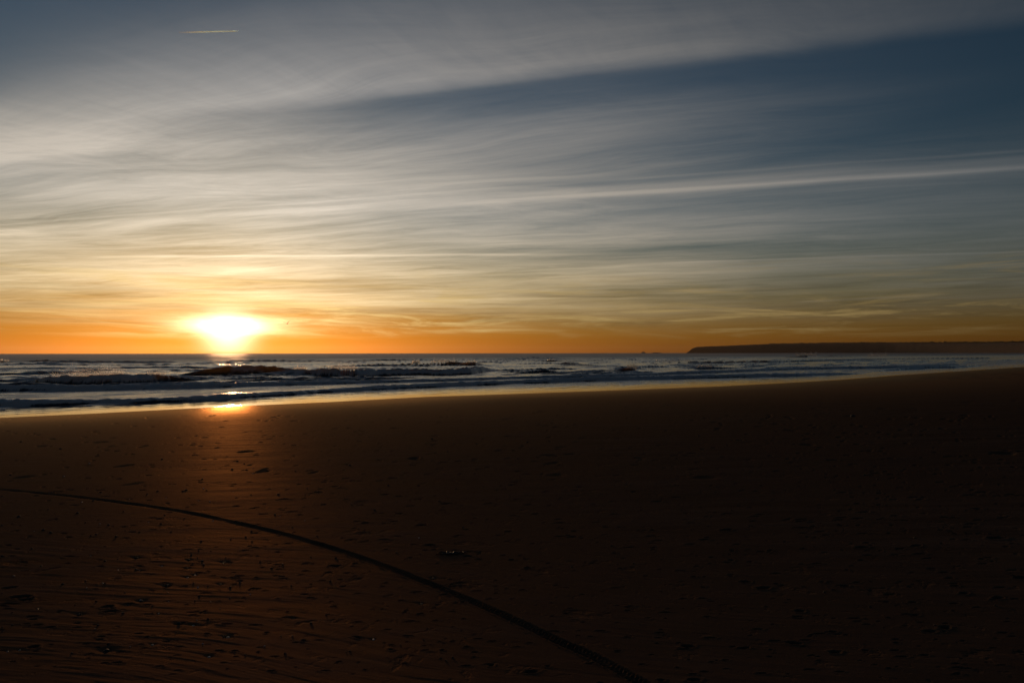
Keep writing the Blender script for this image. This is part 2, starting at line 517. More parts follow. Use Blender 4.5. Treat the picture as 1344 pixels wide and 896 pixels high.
def build_sand():
    global TH_S
    TH_S = thetas(1300)
    r = np.concatenate([[0.35, 0.8, 1.4, 2.0, 2.5],
                        1 / np.linspace(1 / 2.8, 1 / 45.0, 950),
                        1 / np.linspace(1 / 45.5, 1 / 260.0, 150)[0:],
                        np.geomspace(270, 15000, 30)])
    RR, TT = np.meshgrid(r, TH_S, indexing='ij')
    X = RR * np.sin(TT); Y = RR * np.cos(TT)
    B = sand_base(X, Y)
    H = sand_height(X, Y, B, RR)
    # tyre track: pressed groove with chevron tread and low shoulders
    T = TRACK
    seg = np.hypot(*(T[1:] - T[:-1]).T)
    L = np.concatenate([[0], np.cumsum(seg)])
    for i in range(len(T) - 1):
        p = T[i]; dd = T[i + 1] - T[i]; ln = seg[i]
        if ln < 1e-6: continue
        ux, uy = dd / ln

        def fn(ax, ay, ux=ux, uy=uy, ln=ln, l0=L[i]):
            al = ax * ux + ay * uy; ac = -ax * uy + ay * ux
            w = ((al >= 0) & (al < ln)).astype(float)
            aa = np.abs(ac)
            far_ = smooth(4.5, 9.0, math.hypot(p[0], p[1]))
            groove = -(0.012 + 0.014 * far_) * smooth(0.040 + 0.02 * far_, 0.026, aa)
            lip = 0.003 * np.exp(-((aa - 0.045) / 0.012) ** 2)
            ph = ((l0 + al) + aa * 0.6) / 0.030
            vv = 0.75 + 0.5 * noise((l0 + al) / 0.5, al * 0, 140) 
            groove = groove * np.clip(vv, 0.45, 1.2) + 0.003 * noise((l0 + al) / 0.02, ac / 0.02, 141) * smooth(0.06, 0.03, aa)
            lug = 0.008 * np.clip(1.0 + 0.9 * noise((l0 + al) / 0.35, al * 0, 142), 0.15, 1.5) * (0.5 + 0.5 * np.sin(2 * np.pi * ph)) * smooth(0.034, 0.024, aa) * (0.4 + 0.6 * smooth(0.003, 0.010, aa))
            return w * (groove + lip + lug)
        stamp(X, Y, H, p[0], p[1], ln + 0.10, fn, r)
    # dents, each with a soft rim and a tail
    rr = random.Random(3)
    for (a, b, k) in DENTS_PX:
        cx, cy, _ = sand_pt(a, b)
        dist = math.hypot(cx, cy)
        size = k * dist * 2.0 / F
        size = min(max(size, 0.012), 0.14)
        sa = rr.uniform(-0.3, 0.3); ca, sn = math.cos(sa), math.sin(sa)
        el_ = rr.uniform(1.2, 2.2); dep = min(size * 0.55, 0.03)

        def fn(ax, ay, size=size, ca=ca, sn=sn, el_=el_, dep=dep):
            u = (ax * ca + ay * sn) / el_; v = -ax * sn + ay * ca
            d = np.hypot(u, v * 1.0) / size
            d = d * (1 + 0.35 * noise(ax / size * 0.9 + cx, ay / size * 0.9, 60))
            return -dep * smooth(1.0, 0.35, d) + dep * 0.15 * np.exp(-((d - 1.25) / 0.3) ** 2)
        stamp(X, Y, H, cx, cy, size * el_ * 2, fn, r)
    # hundreds of smaller trodden marks
    for k in range(1500):
        b = 545 + 340 * rr.random() ** 1.5; a = rr.uniform(0, 1344)
        cx, cy, _ = sand_pt(a, b)
        q = float(shore_s(*st(cx, cy)))
        if q > -1.5: continue
        size = max(0.007, math.hypot(cx, cy) / F * rr.uniform(1.1, 2.5))
        el_ = rr.uniform(1.0, 4.0); dep = size * 0.8

        def fn(ax, ay, size=size, el_=el_, dep=dep):
            d = np.hypot(ax / el_, ay) / size
            return -dep * smooth(1.0, 0.3, d) + dep * 0.12 * np.exp(-((d - 1.25) / 0.3) ** 2)
        stamp(X, Y, H, cx, cy, size * el_ * 2, fn, r)
    # small paw and bird trails wandering over the wet sand
    for k in range(16):
        b = 560 + 270 * rr.random() ** 1.5; a = rr.uniform(-50, 1350)
        x0, y0, _ = sand_pt(a, b); hd_ = rr.uniform(-0.5, 0.5) + (math.pi if rr.random() < .5 else 0)
        big = rr.random() < 0.35
        step = 0.30 if not big else 0.62
        for n_ in range(rr.randint(6, 26)):
            hd_ += rr.gauss(0, 0.10)
            x0 += math.cos(hd_) * step * rr.uniform(.85, 1.15); y0 += math.sin(hd_) * step * rr.uniform(.85, 1.15)
            sd = 0.05 if n_ % 2 else -0.05
            cx, cy = x0 - math.sin(hd_) * sd, y0 + math.cos(hd_) * sd
            if cy < 2.5 or float(shore_s(*st(cx, cy))) > -1.5: continue
            size = (0.014 if not big else 0.019) * rr.uniform(0.8, 1.2); size = max(size, math.hypot(cx, cy) / F * 1.1)
            ca, sn = math.cos(hd_), math.sin(hd_); dep = 0.007 * rr.uniform(0.5, 1.3)

            def fn(ax, ay, size=size, ca=ca, sn=sn, dep=dep, big=big):
                u = (ax * ca + ay * sn) / (1.9 if big else 1.3); v = -ax * sn + ay * ca
                d = np.hypot(u, v) / size * (1 + 0.3 * noise(ax / size + cx, ay / size, 61))
                return -dep * smooth(1.0, 0.4, d) + dep * 0.25 * np.exp(-((d - 1.3) / 0.3) ** 2)
            stamp(X, Y, H, cx, cy, size * 5, fn, r)
    # scour hollows and tails round stones
    for (a, b, cm, kind, _) in STONES:
        cx, cy, _ = sand_pt(a, b); sz = cm * 0.01

        def fn(ax, ay, sz=sz):
            d = np.hypot(ax, ay) / sz
            tail = np.exp(-(ax / (sz * 4)) ** 2) * smooth(sz * 1.4, 0, np.abs(ay + 0.32 * ax))
            return -0.20 * sz * np.exp(-(d / 1.3) ** 2) - 0.10 * sz * tail
        stamp(X, Y, H, cx, cy, sz * 8, fn, r)
    Z = B + H
    # close the hole under the camera
    o = grid_mesh('sand_beach', X, Y, Z, attrs={'shore': shore_s(*st(X, Y))})
    return o, (r, X, Y, Z)


sand, SG = build_sand()


def sand_z(x, y):
    r, X, Y, Z = SG
    rc = math.hypot(x, y); i = min(np.searchsorted(r, rc), len(r) - 1)
    j = int(np.argmin(np.abs(TH_S - math.atan2(x, y))))
    return float(Z[i, j])


m, nt, b = new_mat('wet_sand')
geo = nt.nodes.new('ShaderNodeNewGeometry')
P = geo.outputs['Position']
at = nt.nodes.new('ShaderNodeAttribute'); at.attribute_name = 'shore'
q = N(nt, at.outputs['Fac'])
mp = nt.nodes.new('ShaderNodeMapping'); mp.inputs['Rotation'].default_value = (0, 0, R(18)); mp.inputs['Scale'].default_value = (0.5, 3.2, 1)
nt.links.new(P, mp.inputs[0])
n1 = nnoise(nt, mp.outputs[0], 1.2, 6, 0.6, 0.4)
n2 = nnoise(nt, P, 0.25, 4)
n3 = nnoise(nt, P, 90, 4, 0.6)
grain = nnoise(nt, P, 420, 2, 0.7)
col = mixc(nt, n1.ss(0.3, 0.7), (0.062, 0.043, 0.032), (0.100, 0.070, 0.053))
col = mixc(nt, n2.ss(0.35, 0.65), col, (0.074, 0.050, 0.037))
col = mixc(nt, n3.ss(0.35, 0.75, 0.0, 0.35), col, (0.10, 0.058, 0.034))
wet = q.ss(-2.5, -0.2)
col = mixc(nt, wet * 0.6, col, (0.030, 0.017, 0.010))
nt.links.new(col, b.inputs['Base Color'])
ro = n1.ss(0.25, 0.75, 0.54, 0.68) * q.ss(-16, -0.5, 1.0, 0.52)
nt.links.new(ro.s, b.inputs['Roughness'])
b.inputs['Specular IOR Level'].default_value = 0.10
b.inputs['Specular Tint'].default_value = (1.0, 0.55, 0.28, 1)
bp = nt.nodes.new('ShaderNodeBump'); bp.inputs['Strength'].default_value = 0.7; bp.inputs['Distance'].default_value = 0.005
n4 = nnoise(nt, P, 9.0, 4, 0.6)
n5 = nnoise(nt, P, 2.6, 5, 0.6, 0.2)
hh = n3 * 0.6 + grain * 0.5 + n1 * 1.2 - n4.ss(0.58, 0.74) * 1.6 - n5.ss(0.60, 0.72) * 3.5
nt.links.new(hh.s, bp.inputs['Height']); nt.links.new(bp.outputs[0], b.inputs['Normal'])
dfs = nt.nodes.new('ShaderNodeBsdfDiffuse'); nt.links.new(col, dfs.inputs[0]); nt.links.new(bp.outputs[0], dfs.inputs['Normal'])
mxs = nt.nodes.new('ShaderNodeMixShader')
wq = ((q + 40.0) / 40.0).max(0.0).min(1.0)
glf = wq.pow(1.9) * 0.36 + 0.018 * n2.ss(0.3, 0.7, 0.8, 1.2)
nt.links.new(glf.s, mxs.inputs[0]); gls = nt.nodes.new('ShaderNodeBsdfGlossy'); gls.inputs['Color'].default_value = (0.98, 0.56, 0.24, 1)
nt.links.new(ro.s, gls.inputs['Roughness']); nt.links.new(bp.outputs[0], gls.inputs['Normal'])
frn = nt.nodes.new('ShaderNodeFresnel'); frn.inputs['IOR'].default_value = 1.30; nt.links.new(bp.outputs[0], frn.inputs['Normal'])
glf = glf * N(nt, frn.outputs[0]) * n1.ss(0.3, 0.7, 0.6, 1.3)
nt.links.new(dfs.outputs[0], mxs.inputs[1]); nt.links.new(gls.outputs[0], mxs.inputs[2])
nt.links.new(mxs.outputs[0], nt.nodes['Material Output'].inputs[0])
sand.data.materials.append(m)
tag(sand, 'dark brown wet sand beach sloping down to the surf', None, None, 'structure')

# ------------------------------------------------------------------ sea
HOR = lambda x: 463.2 + 0.7 * (x - 672) / 672
WAVES = {
 'D': (0.95, [(-200, 542.7, 532.7), (0, 532.2, 524.2), (60, 531.2, 524.2), (120, 529.2, 523.7), (170, 528.2, 523.2), (250, 525.2, 519.7), (300, 522.7, 517.2),
       (340, 520.2, 515.2), (400, 516.2, 512.2), (420, 514.7, 510.7), (510, 510.2, 505.2), (600, 506.2, 501.2), (680, 502.7, 498.7),
       (760, 500.2, 495.2), (850, 497.7, 493.2), (930, 495.7, 491.7), (1000, 494.2, 490.2), (1050, 493.2, 489.7), (1100, 491.2, 488.7), (1145, 489.7, 490.2)]),
 'C': (0.9, [(-200, 523, 512), (0, 512.8, 504), (100, 512.5, 505), (170, 511.5, 504.5), (250, 509.8, 502.5), (340, 506.5, 501), (420, 504.6, 499.5), (510, 502.0, 498.5),
       (600, 499.8, 496.5), (680, 496.8, 493.8), (760, 495.3, 491.5), (850, 492.5, 489.8), (900, 490.8, 487), (950, 489, 485.5),
       (1020, 485.5, 483), (1070, 484.5, 481.5), (1190, 483, 479.5), (1260, 479, 477)]),
 'B': (0.62, [(22, 501, 500.6), (40, 502, 498), (60, 504, 494), (80, 504.5, 493), (110, 504, 494), (140, 504, 491.5), (160, 503.8, 491),
       (200, 502, 491), (225, 500.5, 492.5), (250, 500, 495.5), (290, 498.5, 498.2)]),
 'F': (0.42, [(225, 494.2, 493.4), (250, 493.8, 488.5), (268, 493.5, 485.5), (285, 493.2, 482.4), (300, 493, 480.6), (318, 492.8, 479.8), (335, 492.2, 479.0), (350, 492, 479.2), (365, 491.8, 479.5), (385, 491.2, 482.5), (405, 490.8, 485), (430, 490.4, 489)]),
 'G': (0.75, [(335, 494.5, 492), (370, 493.5, 486.5), (388, 493.5, 484.5), (400, 493, 483.7), (420, 492.5, 482.5), (450, 494.8, 483), (470, 494.8, 484.8),
       (500, 493.2, 484.5), (540, 492.5, 485.5), (580, 492.3, 485), (620, 491, 482.5), (635, 489, 481.2), (650, 487, 484), (670, 486, 485.7)]),
 'H': (0.3, [(465, 480.8, 480), (485, 481, 477), (510, 480.5, 477.5), (545, 480, 476.2), (570, 480, 474.5), (590, 480.5, 474.7), (605, 481, 476),
       (625, 480.5, 475.3), (642, 479.5, 478.8)]),
 'A': (0.3, [(-90, 479, 473.5), (-5, 478, 472), (8, 477, 473.5), (20, 475.8, 475)]),
 'A2': (0.05, [(15, 474.8, 474.2), (40, 475.3, 471.8), (62, 475.6, 470.9), (80, 474.8, 472.3), (100, 474.8, 471.6), (130, 475, 473.3), (155, 475, 474.6)]),
 'I': (0.1, [(655, 474.4, 473.8), (675, 474.8, 472.6), (700, 474.8, 472.3), (725, 474.8, 471.4), (750, 474.8, 472.5), (795, 474.6, 473.9)]),
 'J': (0.2, [(792, 489, 488.6), (810, 489, 486), (823, 489, 482.8), (832, 488.8, 482), (838, 488.4, 485.5), (844, 488, 487.6)]),
 'K': (0.2, [(672, 490.2, 489.8), (695, 490, 487), (715, 489.6, 485), (730, 489.6, 486.8), (744, 489.6, 489.3)]),
 'L': (0.3, [(812, 475.8, 475), (860, 476.8, 474), (910, 476.8, 474), (1000, 476, 473.2), (1012, 476.5, 473), (1030, 475, 473), (1180, 471.5, 470), (1300, 470.5, 469)]),
 'M': (0.2, [(1030, 468.8, 468.2), (1050, 469.2, 466.3), (1065, 469.2, 466.0), (1090, 468.9, 467), (1130, 468.5, 467.9)]),
 'N': (0.2, [(728, 477.2, 476.5), (745, 479, 474.8), (760, 478, 475.3), (775, 477, 475.2), (795, 478.2, 476.6), (815, 481.2, 479.8)]),
 'O': (0.5, [(895, 484, 483.5), (920, 484.5, 481), (950, 484, 481.5), (975, 483.5, 482.8)]),
 'Q': (0.3, [(-60, 503, 500), (0, 500.5, 498.0), (30, 500.5, 498.8), (60, 500, 499.6)]),
 'S': (0.4, [(280, 499.0, 497.8), (330, 497.2, 494.6), (360, 496.5, 494.5), (400, 496, 495.4)]),
 'T': (0.6, [(1150, 486.5, 486), (1190, 483.5, 480.5), (1215, 484, 481.5), (1255, 482.5, 480.2), (1290, 480, 479)]),
}


def sea_attr(X, Y, RR):
    s, t = st(X, Y)
    q = shore_s(s, t)
    off = smooth(3, 30, q)
    Z = np.full_like(X, SEA_Z)
    foam = np.zeros_like(X); thin = np.zeros_like(X); rear = np.zeros_like(X)
    # swell and chop
    fade1 = smooth(700, 250, RR); fade2 = smooth(260, 110, RR)
    wt = t + 6 * noise(s / 40, t / 60, 71)
    ws = s + 5 * noise(s / 50, t / 45, 72)
    Z += 0.16 * off * smooth(30, 90, q) * np.sin(ws / 28 * 2 * np.pi + 2.0 * noise(t / 70, s / 200, 73)) * smooth(1500, 500, RR)
    Z += 0.62 * off * smooth(45, 110, q) * fbm(ws / 9.0, wt / 32.0, 2, 74) * fade1
    Z += 0.42 * off * fbm(ws / 3.0, wt / 8.0, 3, 76, 0.6) * fade2 * (0.35 + 0.65 * smooth(20, 45, q))
    Z += 0.020 * smooth(0.5, 6, q) * fbm(ws / 0.9, wt / 2.2, 3, 79) * smooth(150, 80, RR)
    Z += -0.045 * (1 - np.exp(-np.clip(q, 0, 60) / 4.0))
    # surveyed waves
    for key, (ff, pts) in WAVES.items():
        W = []
        for (a, yt, yc) in pts:
            w = hit(a, yt, SEA_Z); sc, tc_ = st(*w)
            h = (yt - yc) / (yt - HOR(a)) * (CAM_H - SEA_Z)
            W.append((tc_, sc, h))
        W.sort()
        wt_ = np.array([v[0] for v in W]); wsn = np.array([v[1] for v in W]); wh = np.array([v[2] for v in W])
        open_l = key in ('C', 'D', 'A', 'Q')
        tt = t
        sc = np.interp(tt, wt_, wsn)
        hmax = wh.max()
        nearm = (s > sc - 3) & (s < sc + 8 * hmax + 12) & (t < wt_[-1] + 4) & (t > wt_[0] - (200 if open_l else 4))
        if not nearm.any(): continue
        S = s[nearm]; T_ = t[nearm]; SCn = sc[nearm]
        h = np.interp(T_, wt_, wh)
        endf = smooth(wt_[-1] + 2.5, wt_[-1] - 1.0, T_)
        if not open_l: endf = endf * smooth(wt_[0] - 2.5, wt_[0] + 1.0, T_)
        lump = 1 + (0.26 if ff > 0.5 else 0.16) * fbm(T_ / 1.1, S / 1.6, 3, 81 + ord(key[0]))
        lump = lump + (0.13 if ff > 0.5 else 0.0) * noise(T_ / 0.38, S / 0.3, 83)
        SCn = SCn + 0.35 * h * noise(T_ / 2.6, S * 0 + 1, 90 + ord(key[0])) + (0.12 if ff > 0.5 else 0.02) * noise(T_ / 0.5, S / 0.8, 95)
        d = S - SCn
        w1 = (1.1 if key in ('C', 'D') else 0.6) * h + 0.15
        f = np.clip(d / w1, 0, 1) ** 0.6 * np.where(d > w1, np.exp(-((d - w1) / (3.2 * h + 0.6)) ** 1.2 * 1.0), 1.0)
        f = np.nan_to_num(f)
        hz = h * lump * endf
        f = np.where(d < 0, 0, f)
        old = Z[nearm]
        Z[nearm] = np.maximum(old, SEA_Z + hz * f + (old - SEA_Z) * 0.3 * smooth(0, 0.3, f)) * (f > 0) + old * (f <= 0)
        fr = smooth(-0.1, 0.25, d / w1) * smooth(2.2, 0.9, d / w1)
        fo = ff * fr * smooth(0.12, 0.3, hz)
        # tumbling part of a breaker is patchy along its length
        if 0.1 < ff < 0.8:
            fo = fo * smooth(-0.25, 0.15, noise(T_ / 7.0, S * 0, 120 + ord(key[0])) + (ff - 0.35))
        else:
            fo = fo * np.clip(0.80 + 0.45 * fbm(T_ / 0.8, S / 0.25, 3, 122, 0.6), 0.1, 1)
        back = (0.7 * ff + 0.1) * smooth(0.6, 1.4, d / w1) * np.exp(-np.maximum(d - w1, 0) / (3 + 3 * h))
        foam[nearm] = np.maximum(foam[nearm], np.maximum(fo, back) * endf)
        rear[nearm] = np.maximum(rear[nearm], smooth(0.9, 1.3, d / w1) * smooth(0.05, 0.3, f) * smooth(0.3, 0.9, hz))
        th = smooth(0.1, 0.8, f) * smooth(0.35, 1.0, hz) * smooth(1.3, 0.9, d / w1)
        thin[nearm] = np.maximum(thin[nearm], th * (1 - 0.9 * fo))
    # small broken wavelets all over the outer surf
    rw = random.Random(77)
    for k in range(420):
        sc0 = rw.uniform(24, 60) if k % 3 == 0 else rw.uniform(30, 230)
        t0 = rw.uniform(-40, 330)
        L_ = rw.uniform(3, 12) * (0.6 + sc0 / 110); hh_ = rw.uniform(0.10, 0.38) * (0.75 + sc0 / 160)
        skew = rw.uniform(-0.10, 0.10); ffm = rw.random() ** 2 * 0.8
        j = np.where((q > sc0 - 4) & (q < sc0 + 8) & (np.abs(t - t0) < L_ * 1.6))
        if len(j[0]) == 0: continue
        qq = q[j]; tq = t[j] - t0
        d = qq - sc0 - skew * tq - 0.5 * noise(tq / 3.0, tq * 0 + k, 130)
        en = np.exp(-(tq / L_) ** 4)
        w1 = 0.9 * hh_ + 0.1
        f = np.where(d > 0, np.clip(d / w1, 0, 1) ** 0.7 * np.where(d > w1, np.exp(-np.maximum(d - w1, 0) / (3.5 * hh_ + 0.3)), 1), 0)
        hz = hh_ * en * (1 + 0.35 * noise(tq / 1.3, qq / 1.5, 131 + k % 7))
        old = Z[j]
        Z[j] = np.where(f > 0, np.maximum(old, SEA_Z + hz * f + (old - SEA_Z) * 0.5), old)
        foam[j] = np.maximum(foam[j], ffm * en * smooth(0, 0.4, d / w1) * smooth(4, 0.8, d / w1))
    # churned carpet in the surf zone
    carpet = smooth(4, 9, q) * smooth(48, 22, q)
    lace = fbm(ws / 1.6, wt / 4.5, 4, 101, 0.6)
    foam = np.maximum(foam, carpet * smooth(-0.4, 0.35, lace) * 0.85)
    outer = smooth(20, 40, q) * smooth(170, 70, q)
    foam = np.maximum(foam, outer * smooth(0.05, 0.5, lace + 0.4 * noise(ws / 14, wt / 30, 105)) * 0.6)
    # thin lace line at the swash edge
    film_l = smooth(0.4, 1.5, q) * smooth(11, 6, q)
    foam = np.maximum(foam, film_l * smooth(0.35, 0.7, fbm(s / 0.5, t / 9.0, 4, 108, 0.6)) * smooth(1.5, 3.5, q) * 0.36)
    foam = np.maximum(foam, smooth(0.0, 0.6, q) * smooth(14, 8, q) * smooth(25, 85, t) * (0.40 + 0.10 * noise(s / 0.8, t / 6.0, 109)))  # grey tint along the right, painted in for reflection of higher sky
    edge = smooth(0.0, 0.25, q) * smooth(0.9, 0.4, q)
    foam = np.maximum(foam, edge * 0.18 * smooth(-0.2, 0.3, noise(t / 1.5, q, 107)))
    return Z, foam, thin, rear, q


def build_sea():
    th = thetas(1200)
    r = np.concatenate([1 / np.linspace(1 / 24.0, 1 / 240.0, 1080),
                        1 / np.linspace(1 / 242.0, 1 / 1500.0, 150),
                        np.geomspace(1520, 15000, 30)])
    RR, TT = np.meshgrid(r, th, indexing='ij')
    X = RR * np.sin(TT); Y = RR * np.cos(TT)
    Z, foam, thin, rear, q = sea_attr(X, Y, RR)
    return grid_mesh('sea', X, Y, Z, keep=(q > -1.0), attrs={'foam': foam, 'thin': thin, 'rear': rear, 'shore': q})


sea = build_sea()
m, nt, b = new_mat('sea_water')


def attr(nt, name):
    a = nt.nodes.new('ShaderNodeAttribute'); a.attribute_name = name
    return N(nt, a.outputs['Fac'])


geo = nt.nodes.new('ShaderNodeNewGeometry'); P = geo.outputs['Position']
mp = nt.nodes.new('ShaderNodeMapping'); mp.vector_type = 'TEXTURE'
mp.inputs['Rotation'].default_value = (0, 0, math.atan2(TD[1], TD[0]))
mp.inputs['Scale'].default_value = (2.2, 1.0, 1.0)
nt.links.new(P, mp.inputs[0]); PV = mp.outputs[0]
foam, thin, q = attr(nt, 'foam'), attr(nt, 'thin'), attr(nt, 'shore')
fn1 = nnoise(nt, PV, 1.1, 6, 0.65, 0.3)
fmask = (foam + (fn1 - 0.5) * 0.55 * foam.ss(0.02, 0.25)).ss(0.22, 0.62)
offs = q.ss(5.0, 16.0)
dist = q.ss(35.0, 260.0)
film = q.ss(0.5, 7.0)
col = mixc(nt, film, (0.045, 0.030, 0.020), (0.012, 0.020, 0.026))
col = mixc(nt, dist, col, (0.17, 0.135, 0.12))  # far tints stand in for sky brightness lost to the rough surface
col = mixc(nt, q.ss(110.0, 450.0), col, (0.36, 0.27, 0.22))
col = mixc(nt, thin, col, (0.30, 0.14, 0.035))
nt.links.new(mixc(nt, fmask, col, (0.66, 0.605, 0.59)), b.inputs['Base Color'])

rough = 0.05 + offs * 0.12 + dist * 0.13 + q.ss(110.0, 450.0) * 0.20
rough = rough + fmask * 0.24
nt.links.new(rough.s, b.inputs['Roughness'])
b.inputs['IOR'].default_value = 1.34
bp = nt.nodes.new('ShaderNodeBump'); bp.inputs['Distance'].default_value = 0.05
bn = nnoise(nt, PV, 1.6, 6, 0.62) * offs * 1.2 + nnoise(nt, PV, 6.0, 3, 0.6) * offs * 0.35 + nnoise(nt, PV, 0.9, 3, 0.5) * 0.10 + nnoise(nt, PV, 5.0, 3, 0.5) * 0.03
nt.links.new(bn.s, bp.inputs['Height']); bp.inputs['Strength'].default_value = 0.9
nt.links.new(bp.outputs[0], b.inputs['Normal'])
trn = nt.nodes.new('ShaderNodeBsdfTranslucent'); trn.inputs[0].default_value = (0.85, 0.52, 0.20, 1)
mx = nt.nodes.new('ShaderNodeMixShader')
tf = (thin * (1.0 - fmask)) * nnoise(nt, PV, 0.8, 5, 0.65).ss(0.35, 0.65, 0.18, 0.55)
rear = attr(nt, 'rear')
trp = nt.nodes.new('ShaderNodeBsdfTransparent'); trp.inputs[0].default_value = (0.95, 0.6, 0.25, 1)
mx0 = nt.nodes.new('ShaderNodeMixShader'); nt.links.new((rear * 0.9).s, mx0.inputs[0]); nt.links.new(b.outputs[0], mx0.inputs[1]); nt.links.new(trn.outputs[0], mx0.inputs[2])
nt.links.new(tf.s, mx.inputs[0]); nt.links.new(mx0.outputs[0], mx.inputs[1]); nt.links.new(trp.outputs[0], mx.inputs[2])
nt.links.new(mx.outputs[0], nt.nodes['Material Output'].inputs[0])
sea.data.materials.append(m)
tag(sea, 'dark choppy sea with lines of low breakers and pale foam running up the sand', None, None, 'structure')

# ------------------------------------------------------------------ sea spray torn from the crests
SPRAY = [((66, 495), (160, 491), 0.55, 1.0), ((90, 494), (158, 491), 0.7, 1.6), ((192, 491), (215, 491), 0.4, 0.6), ((385, 484.2), (400, 483.5), 0.35, 0.8),
         ((430, 483), (468, 483.5), 0.55, 1.2), ((540, 476.5), (550, 476), 0.6, 1.0), ((566, 475), (600, 474.8), 0.6, 1.1),
         ((612, 475.5), (625, 475), 0.4, 0.5), ((-5, 472.5), (8, 473.5), 0.35, 0.8), ((718, 473.4), (728, 473.2), 0.4, 0.8),
         ((824, 482.5), (836, 484), 0.6, 1.2), ((1045, 466.5), (1072, 466), 1.2, 1.0), ((1140, 467.5), (1165, 467), 1.2, 0.6),
         ((860, 474.2), (910, 474), 0.4, 0.5), ((915, 481.5), (935, 481), 0.4, 0.5), ((1055, 483), (1100, 482), 0.3, 0.4)]
rr = np.random.default_rng(5)
PV_, PF_ = [], []
for (p0, p1, hgt, dn) in SPRAY:
    # crest line: find its wave by the nearest surveyed toe
    n_ = int(1300 * dn)
    for k in range(n_):
        u = rr.random(); a = p0[0] + (p1[0] - p0[0]) * u; yc = p0[1] + (p1[1] - p0[1]) * u
        best = None
        for key, (ff, pts) in WAVES.items():
            xs = [v[0] for v in pts]
            if xs[0] <= a <= xs[-1]:
                c_ = np.interp(a, xs, [v[2] for v in pts]); tt = np.interp(a, xs, [v[1] for v in pts])
                if best is None or abs(c_ - yc) < best[0]: best = (abs(c_ - yc), tt)
        if best is None: continue
        w = hit(a, best[1], SEA_Z)
        rdist = math.hypot(*w)
        d = ray(a, yc)
        dist_h = math.hypot(d[0], d[1])
        kk = (rdist + 0.9) / dist_h
        zc_ = CAM_H + d[2] * kk
        g = abs(rr.normal()) * hgt * 0.5 * (0.4 + 0.9 * abs(math.sin(a * 0.35) + 0.5 * math.sin(a * 1.3)))
        c = np.array([d[0] * kk + rr.normal() * 0.1, d[1] * kk + rr.normal() * 0.5 + 0.3, zc_ - 0.08 + g])
        sz = rr.uniform(0.006, 0.022) * (rdist / 80) ** 0.8
        i0 = len(PV_)
        for v in ((1, 1, 1), (-1, -1, 1), (-1, 1, -1), (1, -1, -1)):
            PV_.append(c + np.array(v) * sz * np.array([1.3, 1, 0.8]))
        PF_ += [(i0, i0 + 1, i0 + 2), (i0, i0 + 3, i0 + 1), (i0, i0 + 2, i0 + 3), (i0 + 1, i0 + 3, i0 + 2)]
m, nt, b = new_mat('spray_droplets')
b.inputs['Base Color'].default_value = (0.75, 0.75, 0.75, 1); b.inputs['Roughness'].default_value = 0.4
trn = nt.nodes.new('ShaderNodeBsdfTranslucent'); trn.inputs[0].default_value = (0.9, 0.85, 0.8, 1)
rf = nt.nodes.new('ShaderNodeBsdfRefraction'); rf.inputs['Roughness'].default_value = 0.55; rf.inputs['IOR'].default_value = 1.08
ms = nt.nodes.new('ShaderNodeMixShader'); ms.inputs[0].default_value = 0.75
nt.links.new(trn.outputs[0], ms.inputs[1]); nt.links.new(rf.outputs[0], ms.inputs[2])
mx = nt.nodes.new('ShaderNodeMixShader'); mx.inputs[0].default_value = 0.85
nt.links.new(b.outputs[0], mx.inputs[1]); nt.links.new(ms.outputs[0], mx.inputs[2]); nt.links.new(mx.outputs[0], nt.nodes['Material Output'].inputs[0])
sp = py_mesh('sea_spray', PV_, PF_, m)
tag(sp, 'fine spray blowing off the breaking crests, lit orange by the low sun', None, None, 'stuff')

# ------------------------------------------------------------------ headland
HEAD = [(900, 463.4, 6900), (902, 462.2, 6900), (905, 460.2, 6900), (908, 457.6, 6890), (911, 456.2, 6880), (915, 455.0, 6870), (925, 454.4, 6850), (940, 453.8, 6800), (955, 453.2, 6750), (980, 452.0, 6650), (1010, 450.9, 6500),
        (1050, 450.3, 6300), (1100, 449.6, 6000), (1174, 449.2, 5600), (1230, 449.1, 5200), (1300, 448.9, 4700),
        (1344, 448.2, 4400), (1450, 446.5, 3800), (1600, 444, 3300), (1900, 442, 2700)]
xs = np.concatenate([np.linspace(900, 930, 40), np.linspace(931, 1900, 500)])
hx = np.array([v[0] for v in HEAD]); hy = np.array([v[1] for v in HEAD]); hd = np.array([v[2] for v in HEAD])
rows = []
prof = [(0.0, 0.0), (0.02, 0.18), (0.05, 0.42), (0.07, 0.62), (0.10, 0.86), (0.13, 1.0), (0.4, 1.02), (1.0, 1.04), (1.3, 0.0)]
for (u, hfac) in prof:
    line = []
    for a in xs:
        yt = np.interp(a, hx, hy); dd = np.interp(a, hx, hd)
        d = ray(a, yt); k = dd / math.hypot(d[0], d[1])
        top = CAM_H + d[2] * k
        hgt = max(top - SEA_Z, 2.0)
        hgt += 2.0 * float(noise(np.array([a * 0.16]), np.array([0.0]), 201)[0])
        dn = np.array([d[0], d[1]]) / math.hypot(d[0], d[1])
        gully = 5 * float(fbm(np.array([a * 0.09]), np.array([u * 3]), 3, 205)[0])
        off = u * 1300 * min(1.0, (a - 895) / 60.0) + (gully if 0 < hfac < 1 and u < 0.3 else 0)
        p = dn * (dd + off)
        line.append((p[0], p[1], SEA_Z - 1 + hgt * hfac))
    rows.append(line)
A = np.array(rows)
hl_ = grid_mesh('headland', A[..., 0], A[..., 1], A[..., 2], wrap=False)
m, nt, b = new_mat('headland_rock')
geo = nt.nodes.new('ShaderNodeNewGeometry')
hn = nnoise(nt, geo.outputs['Position'], 0.02, 6, 0.65)
nt.links.new(mixc(nt, hn.ss(0.35, 0.65), (0.06, 0.042, 0.03), (0.035, 0.032, 0.022)), b.inputs['Base Color'])
